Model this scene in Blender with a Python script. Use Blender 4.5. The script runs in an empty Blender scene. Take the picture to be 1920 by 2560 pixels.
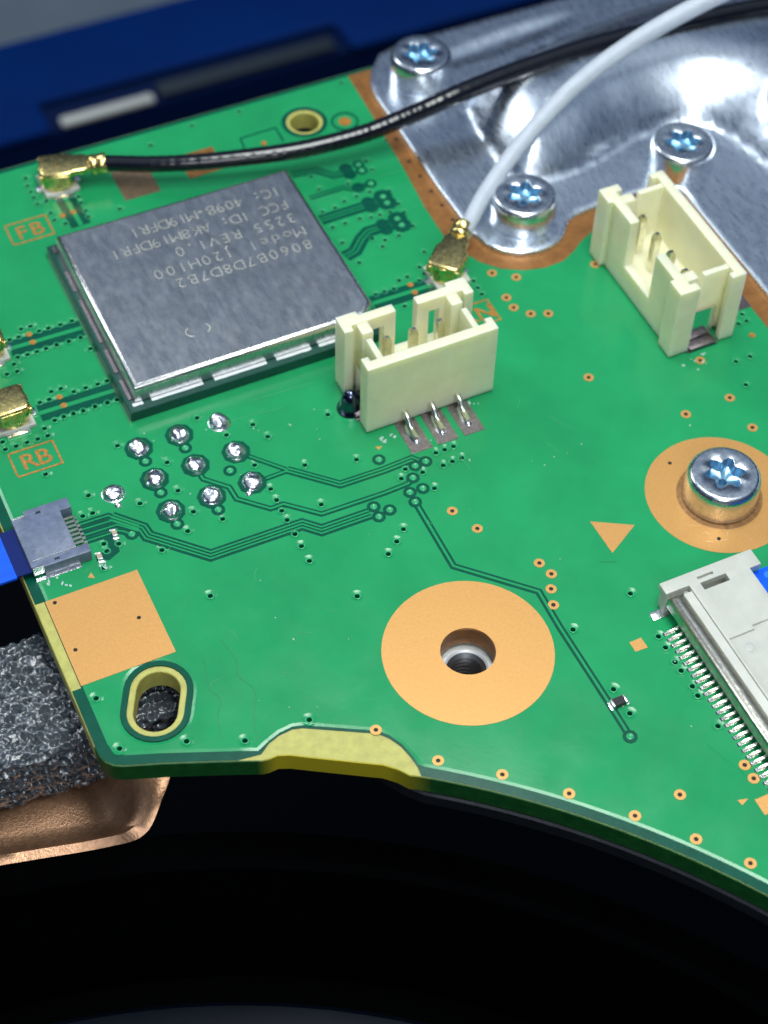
import bpy, math, random
from mathutils import Vector, Matrix, noise
from mathutils.geometry import delaunay_2d_cdt
random.seed(7)
sc = bpy.context.scene
col = sc.collection
S = 0.1                       # 1 Blender unit = 1 cm; every number below is in millimetres

# ------------------------------------------------------------------ camera
cam_data = bpy.data.cameras.new('camera')
cam = bpy.data.objects.new('camera', cam_data); col.objects.link(cam)
cam.matrix_world = Matrix(((0.90645682, 0.3202119, -0.27531867, -34.40*S),
                           (-0.42180555, 0.71801921, -0.55365015, -69.15*S),
                           (0.02039872, 0.6179909, 0.78592057, 98.164*S),
                           (0, 0, 0, 1)))
cam_data.sensor_fit = 'VERTICAL'; cam_data.sensor_height = 24.0
cam_data.lens = 4631.8/2560*24.0
cam_data.clip_start = 0.1; cam_data.clip_end = 500
cam_data.dof.use_dof = True
cam_data.dof.focus_distance = 11.9
cam_data.dof.aperture_fstop = cam_data.lens*0.001/(1.3*S)
sc.camera = cam

# ------------------------------------------------------------------ room light
world = bpy.data.worlds.new('World'); sc.world = world; world.use_nodes = True
bg = world.node_tree.nodes['Background']
bg.inputs[1].default_value = 1.0
# a dim room: pale ceiling overhead fading to dark walls
wn = world.node_tree.nodes; wl = world.node_tree.links
wtc = wn.new('ShaderNodeTexCoord'); wsep = wn.new('ShaderNodeSeparateXYZ'); wramp = wn.new('ShaderNodeValToRGB')
wl.new(wtc.outputs['Generated'], wsep.inputs[0]); wl.new(wsep.outputs['Z'], wramp.inputs[0]); wl.new(wramp.outputs[0], bg.inputs[0])
cr = wramp.color_ramp; cr.elements[0].position = 0.0; cr.elements[0].color = (0.012, 0.018, 0.035, 1)
cr.elements[1].position = 1.0; cr.elements[1].color = (0.44, 0.52, 0.60, 1)
for p_, c_ in ((0.55, (0.035, 0.055, 0.105, 1)), (0.70, (0.13, 0.18, 0.27, 1)), (0.85, (0.31, 0.38, 0.47, 1))):
    e_ = cr.elements.new(p_); e_.color = c_

def area(name, loc, target, sx, sy, power, color):
    l = bpy.data.lights.new(name, 'AREA'); l.shape = 'RECTANGLE'
    l.size = sx*S; l.size_y = sy*S; l.energy = power; l.color = color
    o = bpy.data.objects.new(name, l); col.objects.link(o)
    o.location = Vector(loc)*S
    o.rotation_euler = (Vector(target)-Vector(loc)).to_track_quat('-Z', 'Y').to_euler()
    return o
area('bench_lamp', (16, -8, 150), (6, -8, 0), 112, 46, 2350, (0.96, 1.0, 0.98))
area('window_lamp', (-92, 185, 165), (0, 10, 0), 80, 80, 1700, (0.90, 0.96, 1.0))
area('side_lamp', (-70, -190, 170), (0, 0, 0), 80, 60, 1500, (0.94, 0.97, 1.0))

sc.view_settings.view_transform = 'Standard'; sc.view_settings.look = 'None'
sc.view_settings.exposure = 0.0; sc.view_settings.gamma = 1.0
sc.view_settings.use_curve_mapping = False
sc.render.engine = 'CYCLES'

# ------------------------------------------------------------------ surveyed board data (mm, origin mid board, z = 0 on the solder mask)
VIA = [(8.91, 32.77), (8.91, 31.16), (11.24, 30.83), (11.23, 29.26), (10.15, 29.11), (9.18, 28.72), (8.1, 28.7), (9.19, 26.83), (8.12, 26.79), (10.42, 26.84), (11.28, 26.62), (12.04, 26.6), (12.87, 26.61), (13.86, 27.18), (13.83, 28.79), (12.37, 29.31), (13.63, 31.56), (13.63, 32.68), (16.21, 31.62), (16.2, 32.68), (16.18, 34.28), (13.85, 26.11), (13.83, 24.46), (12.38, 23.94), (10.37, 24.47), (11.2, 23.91), (10.73, 23.34), (8.11, 24.96), (8.38, 22.49), (13.37, 21.55), (12.34, 20.19), (12.38, 19.44), (11.05, 19.63), (10.33, 19.55), (11.7, 18.91), (9.6, 18.89), (8.84, 18.92), (8.13, 18.9), (-16.97, 26.13), (-16.25, 26.11), (-15.85, 25.41), (-15.14, 25.42), (-14.24, 25.4), (-13.34, 25.42), (-17.37, 25.44), (-18.07, 25.44), (-18.06, 23.56), (-17.35, 23.52), (-16.64, 23.52), (-15.93, 23.54), (-15.12, 23.56), (-14.21, 23.54), (-13.31, 23.54), (-13.03, 22.24), (-18.52, 23.02), (-18.52, 22.26), (-19.26, 22.29), (-16.93, 19.44), (-16.23, 19.44), (-15.49, 18.79), (-14.6, 18.8), (-13.7, 18.79), (-12.99, 18.82), (-17.3, 18.8), (-18.0, 18.79), (-17.58, 16.78), (-16.89, 16.83), (-16.18, 16.82), (-15.47, 16.8), (-14.58, 16.83), (-13.67, 16.82), (-12.95, 16.82), (-18.47, 16.36), (-18.47, 15.63), (-19.2, 15.63), (-19.97, 15.63), (-20.76, 15.62), (-21.52, 15.63), (-21.5, 16.36), (-19.71, 12.4), (-14.38, 12.83), (-11.59, 41.49), (-11.72, 40.62), (-11.69, 39.84), (-11.71, 39.13), (-11.68, 38.33), (-10.94, 38.36), (-11.07, 36.95), (-11.06, 36.11), (-10.41, 35.39), (-8.52, 37.83), (-8.56, 37.12), (-8.53, 36.11), (-8.55, 35.42), (-6.07, 35.27), (-1.3, 41.25), (2.59, 42.18), (6.68, 42.27), (15.79, 42.28), (-17.67, 9.47), (-11.78, 10.03), (-6.39, 7.36), (-5.1, 10.81), (-4.57, 9.36), (-3.24, 5.96), (0.2, 4.97), (-7.14, 10.67), (-8.43, 12.97), (0.06, 9.53), (-12.0, 7.4), (-14.73, 7.39), (-11.71, 5.28), (-10.14, 3.89), (-12.65, 3.89), (-6.2, 4.97), (-6.21, 3.92), (-6.25, 2.93), (-3.6, 2.34), (-6.23, 2.06), (-6.22, 0.75), (-6.23, -0.35), (-6.23, -1.69), (-13.24, -1.66), (-4.54, -5.58), (-14.78, 3.11), (-17.2, 4.76), (-18.1, 5.16), (-18.12, 4.5), (-18.76, 3.28), (-18.6, 7.94), (-17.91, 7.92), (5.48, 3.29), (6.16, 3.3), (6.85, 3.32), (6.91, 2.15), (6.19, 2.13), (5.45, 2.07), (3.89, 2.09), (2.92, 2.83), (2.31, 2.18), (4.01, 0.49), (0.57, -1.83), (-0.28, -2.59), (-1.24, -3.3), (11.86, -12.69), (7.06, -13.66), (11.83, -16.39), (11.81, -17.32), (7.21, -18.71), (7.26, -20.69), (11.81, -23.75), (11.86, -20.57), (11.82, -21.31), (11.8, -18.54), (11.82, -19.26), (-22.6, -6.05), (-22.52, -10.06), (-18.6, -11.25), (-15.33, -12.68), (-11.13, -12.92), (9.57, 16.96), (15.41, 17.24), (15.37, 16.49), (15.37, 15.77), (29.1, 7.49), (32.07, 6.11), (32.02, 5.39), (31.32, 5.38), (30.34, 2.22), (29.14, 2.22), (28.59, -0.03)]
RINGVIA = [(1.6, 4.3), (-8.13, 7.55), (-16.13, 5.13), (-0.46, 0.68), (-0.5, -0.24), (-13.11, 10.67), (-10.18, 10.68), (-13.13, 7.66), (-13.08, 4.69), (-10.13, 4.71), (4.48, 2.84), (3.65, 2.78), (3.05, 1.88), (2.31, 0.81), (3.26, 0.76), (2.28, -0.08), (0.41, -0.01), (6.42, -22.19), (12.87, 32.49), (12.82, 31.74), (12.84, 30.07)]
BLOBVIA = [(13.08, 28.33), (13.08, 27.55), (13.04, 25.61), (13.05, 24.84)]
GOLDVIA = [(23.17, -0.73), (26.83, -3.72), (4.23, -1.81), (5.1, -3.84), (7.55, -8.09), (7.86, -9.2), (7.27, -10.27), (6.8, -11.46), (-5.14, -18.85), (-2.01, -21.33), (1.07, -24.16), (3.95, -27.12), (6.49, -29.98), (7.15, -26.99), (8.6, -32.68), (11.83, -26.84), (11.83, -27.87), (-7.69, -15.31), (17.04, 17.39), (18.5, 16.27), (16.84, 14.66), (16.86, 13.53), (17.72, 12.45), (18.92, 11.94), (18.57, 5.14), (26.79, 3.33), (26.84, -0.66), (24.6, 15.07)]
PINHOLE = [(19.84, -4.16), (19.51, -11.21), (-22.6, 1.89), (-18.06, -1.42), (-22.59, -2.12)]
GOLDDOT = [(11.76, 28.25), (11.74, 27.54), (11.74, 25.54), (11.75, 24.85), (11.76, 32.45), (11.78, 31.7), (11.76, 30.03), (10.88, 18.74), (10.83, 17.88), (-9.46, 36.29), (-10.35, 36.25), (-16.62, 25.32), (-16.62, 24.47), (-16.58, 18.66), (-16.56, 17.79), (31.57, 3.94), (7.01, 37.8)]
JOINT = [(-13.12, 11.95), (-10.14, 11.95), (-10.11, 8.95), (-7.12, 8.93), (-13.1, 8.93), (-7.14, 5.95), (-13.08, 5.91), (-10.11, 5.94), (-7.2, 11.86), (-16.08, 8.89)]
TR = {
    'pair_in_a': [(-6.58, 8.35), (-4.54, 6.04)],
    'pair_in_b': [(-6.4, 5.9), (-4.49, 5.95)],
    'pair': [(-4.54, 6.04), (-1.73, 3.38), (1.53, 3.32), (3.7, 3.44), (4.2, 2.83)],
    'single_a': [(-10.13, 8.24), (-10.07, 7.61), (-8.73, 6.23), (-8.65, 5.08), (-6.87, 3.36), (-5.93, 3.38), (-3.92, 1.55), (0.67, 1.47), (2.54, 1.55), (3.05, 1.88)],
    'bundle': [(-16.91, 7.04), (-15.32, 5.34), (-15.21, 4.55), (-12.01, 1.35), (-5.47, 1.29), (-4.47, 0.29), (-0.9, 0.27)],
    'fan1': [(-19.33, 7.3), (-17.05, 7.25), (-15.46, 5.61)],
    'fan2': [(-19.36, 6.83), (-16.9, 6.74), (-15.55, 5.37)],
    'fan3': [(-19.36, 6.32), (-16.76, 6.27), (-15.63, 5.17)],
    'fan4': [(-19.36, 5.8), (-17.38, 5.75)],
    'capvia': [(-16.93, 5.79), (-16.58, 5.59), (-16.14, 5.11)],
    'hook': [(-17.67, 5.6), (-17.56, 5.07), (-17.64, 4.32), (-18.23, 4.04), (-18.86, 4.32)],
    'long': [(2.28, -0.28), (2.25, -5.99), (6.43, -10.12), (6.35, -13.19), (6.43, -19.3), (6.42, -20.5), (6.42, -22.19)],
    'rf1': [(-18.33, 24.52), (-12.91, 24.41)],
    'rf2': [(-18.36, 17.77), (-12.81, 17.69)],
    'rf3': [(-9.52, 38.21), (-9.38, 34.66)],
    'rf4': [(7.48, 18.1), (12.94, 18.07)],
    'r6a': [(7.56, 33.54), (9.5, 33.25), (10.57, 32.1), (11.7, 32.04)],
    'r6b': [(7.79, 30.47), (10.69, 30.53), (11.23, 30.07), (11.72, 30.05), (12.84, 30.07)],
    'r6c': [(7.57, 27.83), (8.69, 27.87), (11.73, 27.91), (13.06, 27.94)],
    'r6d': [(7.68, 23.46), (8.58, 23.68), (9.62, 24.72), (10.42, 25.24), (11.71, 25.22), (13.04, 25.26)],
    'sq': [(5.34, 37.62), (5.52, 39.12), (8.59, 39.19), (8.55, 37.43)],
}
MARK = {
    'brown1': [(-5.3, 39.45), (-2.31, 38.34), (-2.5, 35.88), (-5.4, 35.92)],
    'brown2': [(1.9, 39.13), (3.28, 39.13), (3.04, 36.09), (-0.06, 36.86)],
    'tri': [(12.32, -6.39), (14.92, -7.89), (12.39, -9.34)],
    'dia': [(9.86, -16.05), (10.73, -16.03), (10.75, -16.88), (9.87, -16.84)],
    't1': [(-19.66, 3.26), (-19.98, 2.93), (-19.58, 2.71)],
    't2': [(1.84, 5.46), (2.33, 5.3), (1.97, 5.1)],
    't3': [(10.11, -28.74), (10.78, -28.92), (10.24, -29.16)],
    'p4': [(11.15, -29.17), (12.05, -29.15), (11.37, -30.23), (11.06, -30.09)],
    'rb': [(-21.49, 15.07), (-18.37, 15.06), (-18.32, 12.86), (-21.51, 12.85)],
    'RBt': [(-21.02, 14.62), (-19.12, 14.42), (-18.92, 13.61), (-20.95, 13.32)],
    'fb': [(-14.73, 36.98), (-11.54, 36.85), (-11.56, 34.62), (-14.75, 34.64)],
    'nb': [(14.44, 15.09), (15.46, 14.91), (15.37, 12.86)],
    'caps': [(-17.2, 5.58), (-18.75, 4.15)],
    'res': [(6.88, -19.79)],
    'ring180': [(14.02, 37.66)],
    'jpad': [(3.99, 5.33), (6.09, 5.32), (8.1, 5.37)],
    'hole1': [(0.04, -12.43)],
    'standoff': [(0.3, -12.38)],
}


# ------------------------------------------------------------------ materials
def M(name, base, rough=0.5, metal=0.0, spec=0.5, var=0.0, vscale=6.0, bump=0.0, bscale=30.0, rvar=0.0,
      coat=0.0, sss=0.0, sssr=(0.1, 0.08, 0.04), stretch=None, var2=None, voro=0.0, vsc=20.0, trans=0.0):
    m = bpy.data.materials.new(name); m.use_nodes = True
    nt = m.node_tree; N = nt.nodes; L = nt.links
    p = N['Principled BSDF']
    p.inputs['Base Color'].default_value = (*base, 1); p.inputs['Roughness'].default_value = rough
    p.inputs['Metallic'].default_value = metal; p.inputs['Specular IOR Level'].default_value = spec
    p.inputs['Coat Weight'].default_value = coat; p.inputs['Coat Roughness'].default_value = 0.2
    p.inputs['Transmission Weight'].default_value = trans
    if sss:
        p.inputs['Subsurface Weight'].default_value = sss; p.inputs['Subsurface Radius'].default_value = sssr
        p.inputs['Subsurface Scale'].default_value = 1.0
    tc = N.new('ShaderNodeTexCoord'); vec = tc.outputs['Object']
    if stretch:
        mp = N.new('ShaderNodeMapping'); mp.inputs['Scale'].default_value = stretch
        if len(stretch) == 3: L.new(vec, mp.inputs['Vector']); vec = mp.outputs['Vector']
    def nz(scale, detail=4.0, r=0.6):
        n = N.new('ShaderNodeTexNoise'); n.inputs['Scale'].default_value = scale
        n.inputs['Detail'].default_value = detail; n.inputs['Roughness'].default_value = r
        L.new(vec, n.inputs['Vector']); return n
    if var:
        n = nz(vscale); mx = N.new('ShaderNodeMix'); mx.data_type = 'RGBA'
        a = tuple(max(0, c*(1-var)) for c in base); b = var2 or tuple(min(1, c*(1+var)) for c in base)
        mx.inputs[6].default_value = (*a, 1); mx.inputs[7].default_value = (*b, 1)
        rp = N.new('ShaderNodeMapRange'); rp.inputs[1].default_value = 0.3; rp.inputs[2].default_value = 0.7
        L.new(n.outputs['Fac'], rp.inputs[0]); L.new(rp.outputs[0], mx.inputs[0]); L.new(mx.outputs[2], p.inputs['Base Color'])
    if rvar:
        n = nz(vscale*1.7, 5.0); rp = N.new('ShaderNodeMapRange'); rp.inputs[1].default_value = 0.3; rp.inputs[2].default_value = 0.7
        rp.inputs[3].default_value = max(0.02, rough-rvar); rp.inputs[4].default_value = min(1, rough+rvar)
        L.new(n.outputs['Fac'], rp.inputs[0]); L.new(rp.outputs[0], p.inputs['Roughness'])
    if bump or voro:
        b = N.new('ShaderNodeBump'); b.inputs['Distance'].default_value = 0.01
        if voro:
            v = N.new('ShaderNodeTexVoronoi'); v.inputs['Scale'].default_value = vsc; L.new(vec, v.inputs['Vector'])
            b.inputs['Strength'].default_value = voro; L.new(v.outputs['Distance'], b.inputs['Height'])
        else:
            n = nz(bscale, 6.0); b.inputs['Strength'].default_value = bump; L.new(n.outputs['Fac'], b.inputs['Height'])
        L.new(b.outputs['Normal'], p.inputs['Normal'])
    return m

mask_green = M('solder_mask_over_copper', (0.014, 0.285, 0.098), 0.19, spec=0.45, var=0.10, vscale=1.6, bump=0.05, bscale=30, rvar=0.07)
mask_dark = M('solder_mask_over_laminate', (0.001, 0.075, 0.044), 0.22, spec=0.35, var=0.15, vscale=9, bump=0.05, bscale=40)
mask_line = M('solder_mask_trace', (0.05, 0.33, 0.14), 0.35, var=0.1, vscale=9)
via_green = M('solder_mask_via', (0.03, 0.36, 0.14), 0.13, var=0.1, vscale=9)
laminate = M('glass_laminate', (0.47, 0.45, 0.115), 0.5, var=0.14, vscale=14, bump=0.2, bscale=60, sss=0.3, sssr=(0.08, 0.07, 0.01))
laminate_yellow = M('routed_laminate', (0.42, 0.38, 0.03), 0.6, var=0.3, vscale=16, bump=0.5, bscale=50, sss=0.2, sssr=(0.06, 0.05, 0.01))
edge_plain = M('board_edge_plain', (0.010, 0.105, 0.018), 0.42, var=0.25, vscale=14, bump=0.2, bscale=60)
edge_green = M('board_edge_green', (0.010, 0.105, 0.018), 0.42, var=0.25, vscale=14, bump=0.2, bscale=60)
def edge_blend(m):
    # the routed tab leaves raw yellow laminate that fades into the green coated edge
    nt = m.node_tree; N = nt.nodes; L = nt.links; p = N['Principled BSDF']; src = p.inputs['Base Color'].links[0].from_socket
    g = N.new('ShaderNodeNewGeometry'); sp = N.new('ShaderNodeSeparateXYZ'); L.new(g.outputs['Position'], sp.inputs[0])
    a = N.new('ShaderNodeMapRange'); a.inputs[1].default_value = -1.52; a.inputs[2].default_value = -1.40; L.new(sp.outputs['X'], a.inputs[0])
    b = N.new('ShaderNodeMapRange'); b.inputs[1].default_value = -0.60; b.inputs[2].default_value = -0.80; L.new(sp.outputs['X'], b.inputs[0])
    mu = N.new('ShaderNodeMath'); mu.operation = 'MULTIPLY'; L.new(a.outputs[0], mu.inputs[0]); L.new(b.outputs[0], mu.inputs[1])
    mx = N.new('ShaderNodeMix'); mx.data_type = 'RGBA'; L.new(mu.outputs[0], mx.inputs[0]); L.new(src, mx.inputs[6]); mx.inputs[7].default_value = (0.56, 0.47, 0.02, 1)
    L.new(mx.outputs[2], p.inputs['Base Color'])
edge_blend(edge_green)
copper = M('bare_copper', (0.64, 0.335, 0.105), 0.42, metal=0.45, spec=0.4, var=0.06, vscale=60, bump=0.07, bscale=45, rvar=0.10)
copper_dark = M('dim_brown_copper', (0.36, 0.155, 0.045), 0.42, metal=0.5, var=0.22, vscale=12, bump=0.3, bscale=40, rvar=0.1)  # browner copper; on the ground band it paints in the weaker light there
tin_brown = M('tarnished_tin_pad', (0.20, 0.14, 0.085), 0.5, metal=0.5, var=0.2, vscale=20, bump=0.2, bscale=80)
orange_mark = M('copper_marking', (0.42, 0.185, 0.032), 0.5, metal=0.2, var=0.4, vscale=50)
solder = M('solder', (0.86, 0.88, 0.92), 0.22, metal=1.0, bump=0.5, bscale=16, rvar=0.07, vscale=14)
bright_solder = M('matte_solder', (0.85, 0.87, 0.88), 0.45, metal=0.6, bump=0.3, bscale=50)
solder_dull = M('dull_solder', (0.24, 0.205, 0.215), 0.36, metal=1.0, bump=0.5, bscale=60, var=0.25, vscale=40)
flux_white = M('white_flux', (0.42, 0.56, 0.52), 0.5, var=0.2, vscale=60, bump=0.5, bscale=70)
hole_black = M('painted_hole_shade', (0.012, 0.006, 0.004), 0.7)  # flat black painted in for the shade inside holes
can_steel = M('shield_can_steel', (0.64, 0.65, 0.66), 0.29, metal=1.0, var=0.13, vscale=6.0, bump=0.07, bscale=22, rvar=0.05, stretch=(2.2, 0.8, 1.0))
can_edge = M('shield_can_edge', (0.80, 0.79, 0.77), 0.24, metal=1.0, bump=0.25, bscale=70)
etch = M('laser_etching', (0.50, 0.50, 0.45), 0.6, metal=0.4, var=0.35, vscale=9)
module_green = M('module_board', (0.006, 0.062, 0.045), 0.32, var=0.2, vscale=20, bump=0.1, bscale=60)
ivory = M('ivory_nylon', (0.82, 0.80, 0.56), 0.38, spec=0.45, var=0.06, vscale=5, bump=0.10, bscale=45, sss=0.6, sssr=(0.16, 0.14, 0.05))
white_lcp = M('white_connector_plastic', (0.52, 0.53, 0.475), 0.42, var=0.06, vscale=8, bump=0.12, bscale=50, sss=0.15)
pin_gold = M('brassy_pin', (0.78, 0.76, 0.66), 0.20, metal=1.0, var=0.2, vscale=14, bump=0.10, bscale=30)
gold = M('gold_plating', (0.80, 0.63, 0.25), 0.24, metal=1.0, var=0.15, vscale=20, bump=0.25, bscale=30, rvar=0.08)
alu = M('pressed_aluminium', (0.77, 0.84, 0.93), 0.30, metal=1.0, var=0.08, vscale=6, bump=0.06, bscale=14, rvar=0.07, stretch=(5.0, 1.0, 1.0))
zinc = M('zinc_screw_steel', (0.74, 0.78, 0.83), 0.24, metal=1.0, var=0.14, vscale=16, bump=0.10, bscale=22, rvar=0.07)
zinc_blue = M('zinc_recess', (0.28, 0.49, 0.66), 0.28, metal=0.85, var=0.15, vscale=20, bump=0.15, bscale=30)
bright_tab = M('bright_tab_steel', (0.75, 0.76, 0.76), 0.12, metal=1.0, bump=0.06, bscale=14)
shell_steel = M('connector_shell_steel', (0.55, 0.53, 0.46), 0.28, metal=1.0, bump=0.2, bscale=50, var=0.15, vscale=20)
slate = M('slate_plastic', (0.12, 0.15, 0.235), 0.38, spec=0.55, var=0.22, vscale=18, bump=0.18, bscale=30, rvar=0.1)
slate_dark = M('dark_connector_plastic', (0.014, 0.018, 0.020), 0.4, var=0.2, vscale=20)
ribbon_blue = M('blue_ribbon', (0.001, 0.10, 0.85), 0.30, spec=0.5, var=0.12, vscale=6, bump=0.12, bscale=12, stretch=(0.2, 6, 1))
ribbon_light = M('light_blue_print', (0.02, 0.20, 0.92), 0.35)
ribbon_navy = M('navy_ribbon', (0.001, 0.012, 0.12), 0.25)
black_jacket = M('black_cable_jacket', (0.004, 0.005, 0.010), 0.14, spec=0.6, bump=0.15, bscale=16)
white_jacket = M('white_cable_jacket', (0.50, 0.55, 0.62), 0.42, var=0.07, vscale=9, bump=0.10, bscale=18, sss=0.2, sssr=(0.05, 0.05, 0.05))
cap_end = M('chip_terminal', (0.75, 0.74, 0.72), 0.28, metal=0.9)
cap_body = M('chip_body_tan', (0.42, 0.34, 0.24), 0.4)
res_body = M('chip_body_black', (0.016, 0.016, 0.018), 0.3)
foam_mat = M('grey_foam', (0.060, 0.072, 0.085), 0.16, spec=1.0, var=0.5, vscale=18, bump=0.45, bscale=30)
bronze = M('bronze_bracket', (0.50, 0.285, 0.17), 0.36, metal=0.9, var=0.16, vscale=26, bump=0.28, bscale=60, rvar=0.06)
black_plate = M('black_steel_plate', (0.035, 0.040, 0.046), 0.38, metal=0.6, var=0.2, vscale=10, bump=0.1, bscale=40)
black_plastic = M('black_fan_plastic', (0.0012, 0.0015, 0.002), 0.7, spec=0.03, var=0.2, vscale=1.5, bump=0.1, bscale=12)
rotor_mat = M('black_rotor_plastic', (0.002, 0.004, 0.009), 0.34, spec=0.04, var=0.2, vscale=1.2)
chassis_black = M('chassis_black', (0.0015, 0.002, 0.004), 0.7, spec=0.04)
tray_shade = M('shaded_tray_blue', (0.000, 0.010, 0.062), 0.6, spec=0.15)  # shade round and under the bars, painted in as a darker tray blue
blue_plastic = M('blue_plastic', (0.000, 0.026, 0.165), 0.6, spec=0.1, var=0.15, vscale=0.3)
grey_table = M('grey_table', (0.16, 0.20, 0.24), 0.6, var=0.1, vscale=0.4)
silver_bar = M('silver_bar', (0.80, 0.80, 0.72), 0.5, metal=0.2)
grey_bar = M('grey_bar', (0.035, 0.050, 0.066), 0.5, metal=0.2)

# ------------------------------------------------------------------ mesh helpers
class MB:
    def __init__(self): self.v = []; self.f = []; self.m = []
    def face(self, idx, m=0): self.f.append(tuple(idx)); self.m.append(m)
    def add(self, pts):
        b = len(self.v); self.v += [tuple(p) for p in pts]; return b
    def rings(self, rings, closed=True, cap0=True, cap1=True, m=0, mcap1=None):
        n = len(rings[0]); b = [self.add(r) for r in rings]
        for k in range(len(rings)-1):
            for i in range(n if closed else n-1):
                j = (i+1) % n
                self.face((b[k]+i, b[k]+j, b[k+1]+j, b[k+1]+i), m)
        if cap0: self.face([b[0]+i for i in reversed(range(n))], m)
        if cap1: self.face([b[-1]+i for i in range(n)], m if mcap1 is None else mcap1)
        return self
    def prism(self, poly, z0, z1, m=0):
        return self.rings([[(x, y, z0) for x, y in poly], [(x, y, z1) for x, y in poly]], m=m)
    def bprism(self, poly, z0, z1, b, seg=3, m=0):
        rs = [[(x, y, z0) for x, y in poly]]
        for k in range(seg+1):
            a = k/seg*math.pi/2
            q = inset(poly, b*(1-math.cos(a))); rs.append([(x, y, z1-b+b*math.sin(a)) for x, y in q])
        return self.rings(rs, m=m)
    def box(self, x0, x1, y0, y1, z0, z1, m=0):
        return self.prism([(x0, y0), (x1, y0), (x1, y1), (x0, y1)], z0, z1, m)
    def lathe(self, prof, cx=0, cy=0, n=32, m=0, cap0=True, cap1=True):
        return self.rings([[(cx+r*math.cos(2*math.pi*i/n), cy+r*math.sin(2*math.pi*i/n), z) for i in range(n)] for r, z in prof], m=m, cap0=cap0, cap1=cap1)
    def annulus(self, cx, cy, ro, ri, z0, z1, n=32, m=0):
        pr = [(ri, z0), (ro, z0), (ro, z1), (ri, z1), (ri, z0)]
        return self.rings([[(cx+r*math.cos(2*math.pi*i/n), cy+r*math.sin(2*math.pi*i/n), z) for i in range(n)] for r, z in pr], m=m, cap0=False, cap1=False)
    def tube(self, path, rad, n=12, m=0, cap=True):
        path = [Vector(p) for p in path]; rings = []
        for i, p in enumerate(path):
            t = (path[min(i+1, len(path)-1)]-path[max(i-1, 0)]).normalized()
            u = t.cross(Vector((0, 0, 1)))
            if u.length < 1e-3: u = Vector((1, 0, 0))
            u.normalize(); w = u.cross(t)
            r = rad[i] if isinstance(rad, (list, tuple)) else rad
            rings.append([tuple(p+(u*math.cos(2*math.pi*k/n)+w*math.sin(2*math.pi*k/n))*r) for k in range(n)])
        return self.rings(rings, m=m, cap0=cap, cap1=cap)
    def strip(self, path, w, z0, z1, m=0):
        pts = [Vector((p[0], p[1])) for p in path]; Lp = []; Rp = []
        for i, p in enumerate(pts):
            d0 = (p-pts[i-1]).normalized() if i else (pts[1]-p).normalized()
            d1 = (pts[i+1]-p).normalized() if i < len(pts)-1 else d0
            t = (d0+d1).normalized(); nrm = Vector((-t.y, t.x)); k = w/2/max(0.5, nrm.dot(Vector((-d0.y, d0.x))))
            Lp.append(p+nrm*k); Rp.append(p-nrm*k)
        rings = [[(r.x, r.y, z0), (l.x, l.y, z0), (l.x, l.y, z1), (r.x, r.y, z1)] for l, r in zip(Lp, Rp)]
        return self.rings(rings, m=m)

def inset(poly, d):
    n = len(poly); out = []
    for i in range(n):
        p0 = Vector(poly[i-1]); p = Vector(poly[i]); p1 = Vector(poly[(i+1) % n])
        a = (p-p0).normalized(); b = (p1-p).normalized()
        na = Vector((-a.y, a.x)); nb = Vector((-b.y, b.x)); k = (na+nb)
        k = k/max(0.3, k.dot(na)); q = p+k*d; out.append((q.x, q.y))
    return out

def shade(me, ang=35):
    me.polygons.foreach_set('use_smooth', [True]*len(me.polygons))
    me.set_sharp_from_angle(angle=math.radians(ang)); me.update()

def mesh(name, mb, mats, ang=35):
    me = bpy.data.meshes.new(name)
    me.from_pydata([(x*S, y*S, z*S) for x, y, z in mb.v], [], mb.f)
    for m in (mats if isinstance(mats, (list, tuple)) else [mats]): me.materials.append(m)
    me.polygons.foreach_set('material_index', mb.m)
    import bmesh
    bm = bmesh.new(); bm.from_mesh(me); bmesh.ops.recalc_face_normals(bm, faces=bm.faces); bm.to_mesh(me); bm.free()
    shade(me, ang); return me

def link(name, me, parent=None, loc=(0, 0, 0), rotz=0):
    o = bpy.data.objects.new(name, me); col.objects.link(o)
    o.location = Vector(loc)*S; o.rotation_euler = (0, 0, rotz)
    if parent: o.parent = parent
    return o

def part(name, mb, mats, parent=None, loc=(0, 0, 0), rotz=0, ang=35, bevel=0, kind=None, label=None):
    o = link(name, mesh(name, mb, mats, ang), parent, loc, rotz)
    if bevel:
        b = o.modifiers.new('bevel', 'BEVEL'); b.width = bevel*S; b.segments = 2; b.limit_method = 'ANGLE'; b.angle_limit = math.radians(40); b.harden_normals = False
    if kind: o['kind'] = kind
    if label: o['label'] = label
    return o

def tag(o, label, cat, group=None, kind=None):
    o['label'] = label; o['category'] = cat
    if group: o['group'] = group
    if kind: o['kind'] = kind
    return o

def thing(name, label, cat, loc=(0, 0, 0), rotz=0, group=None):
    return tag(link(name, None, None, loc, rotz), label, cat, group)

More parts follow.
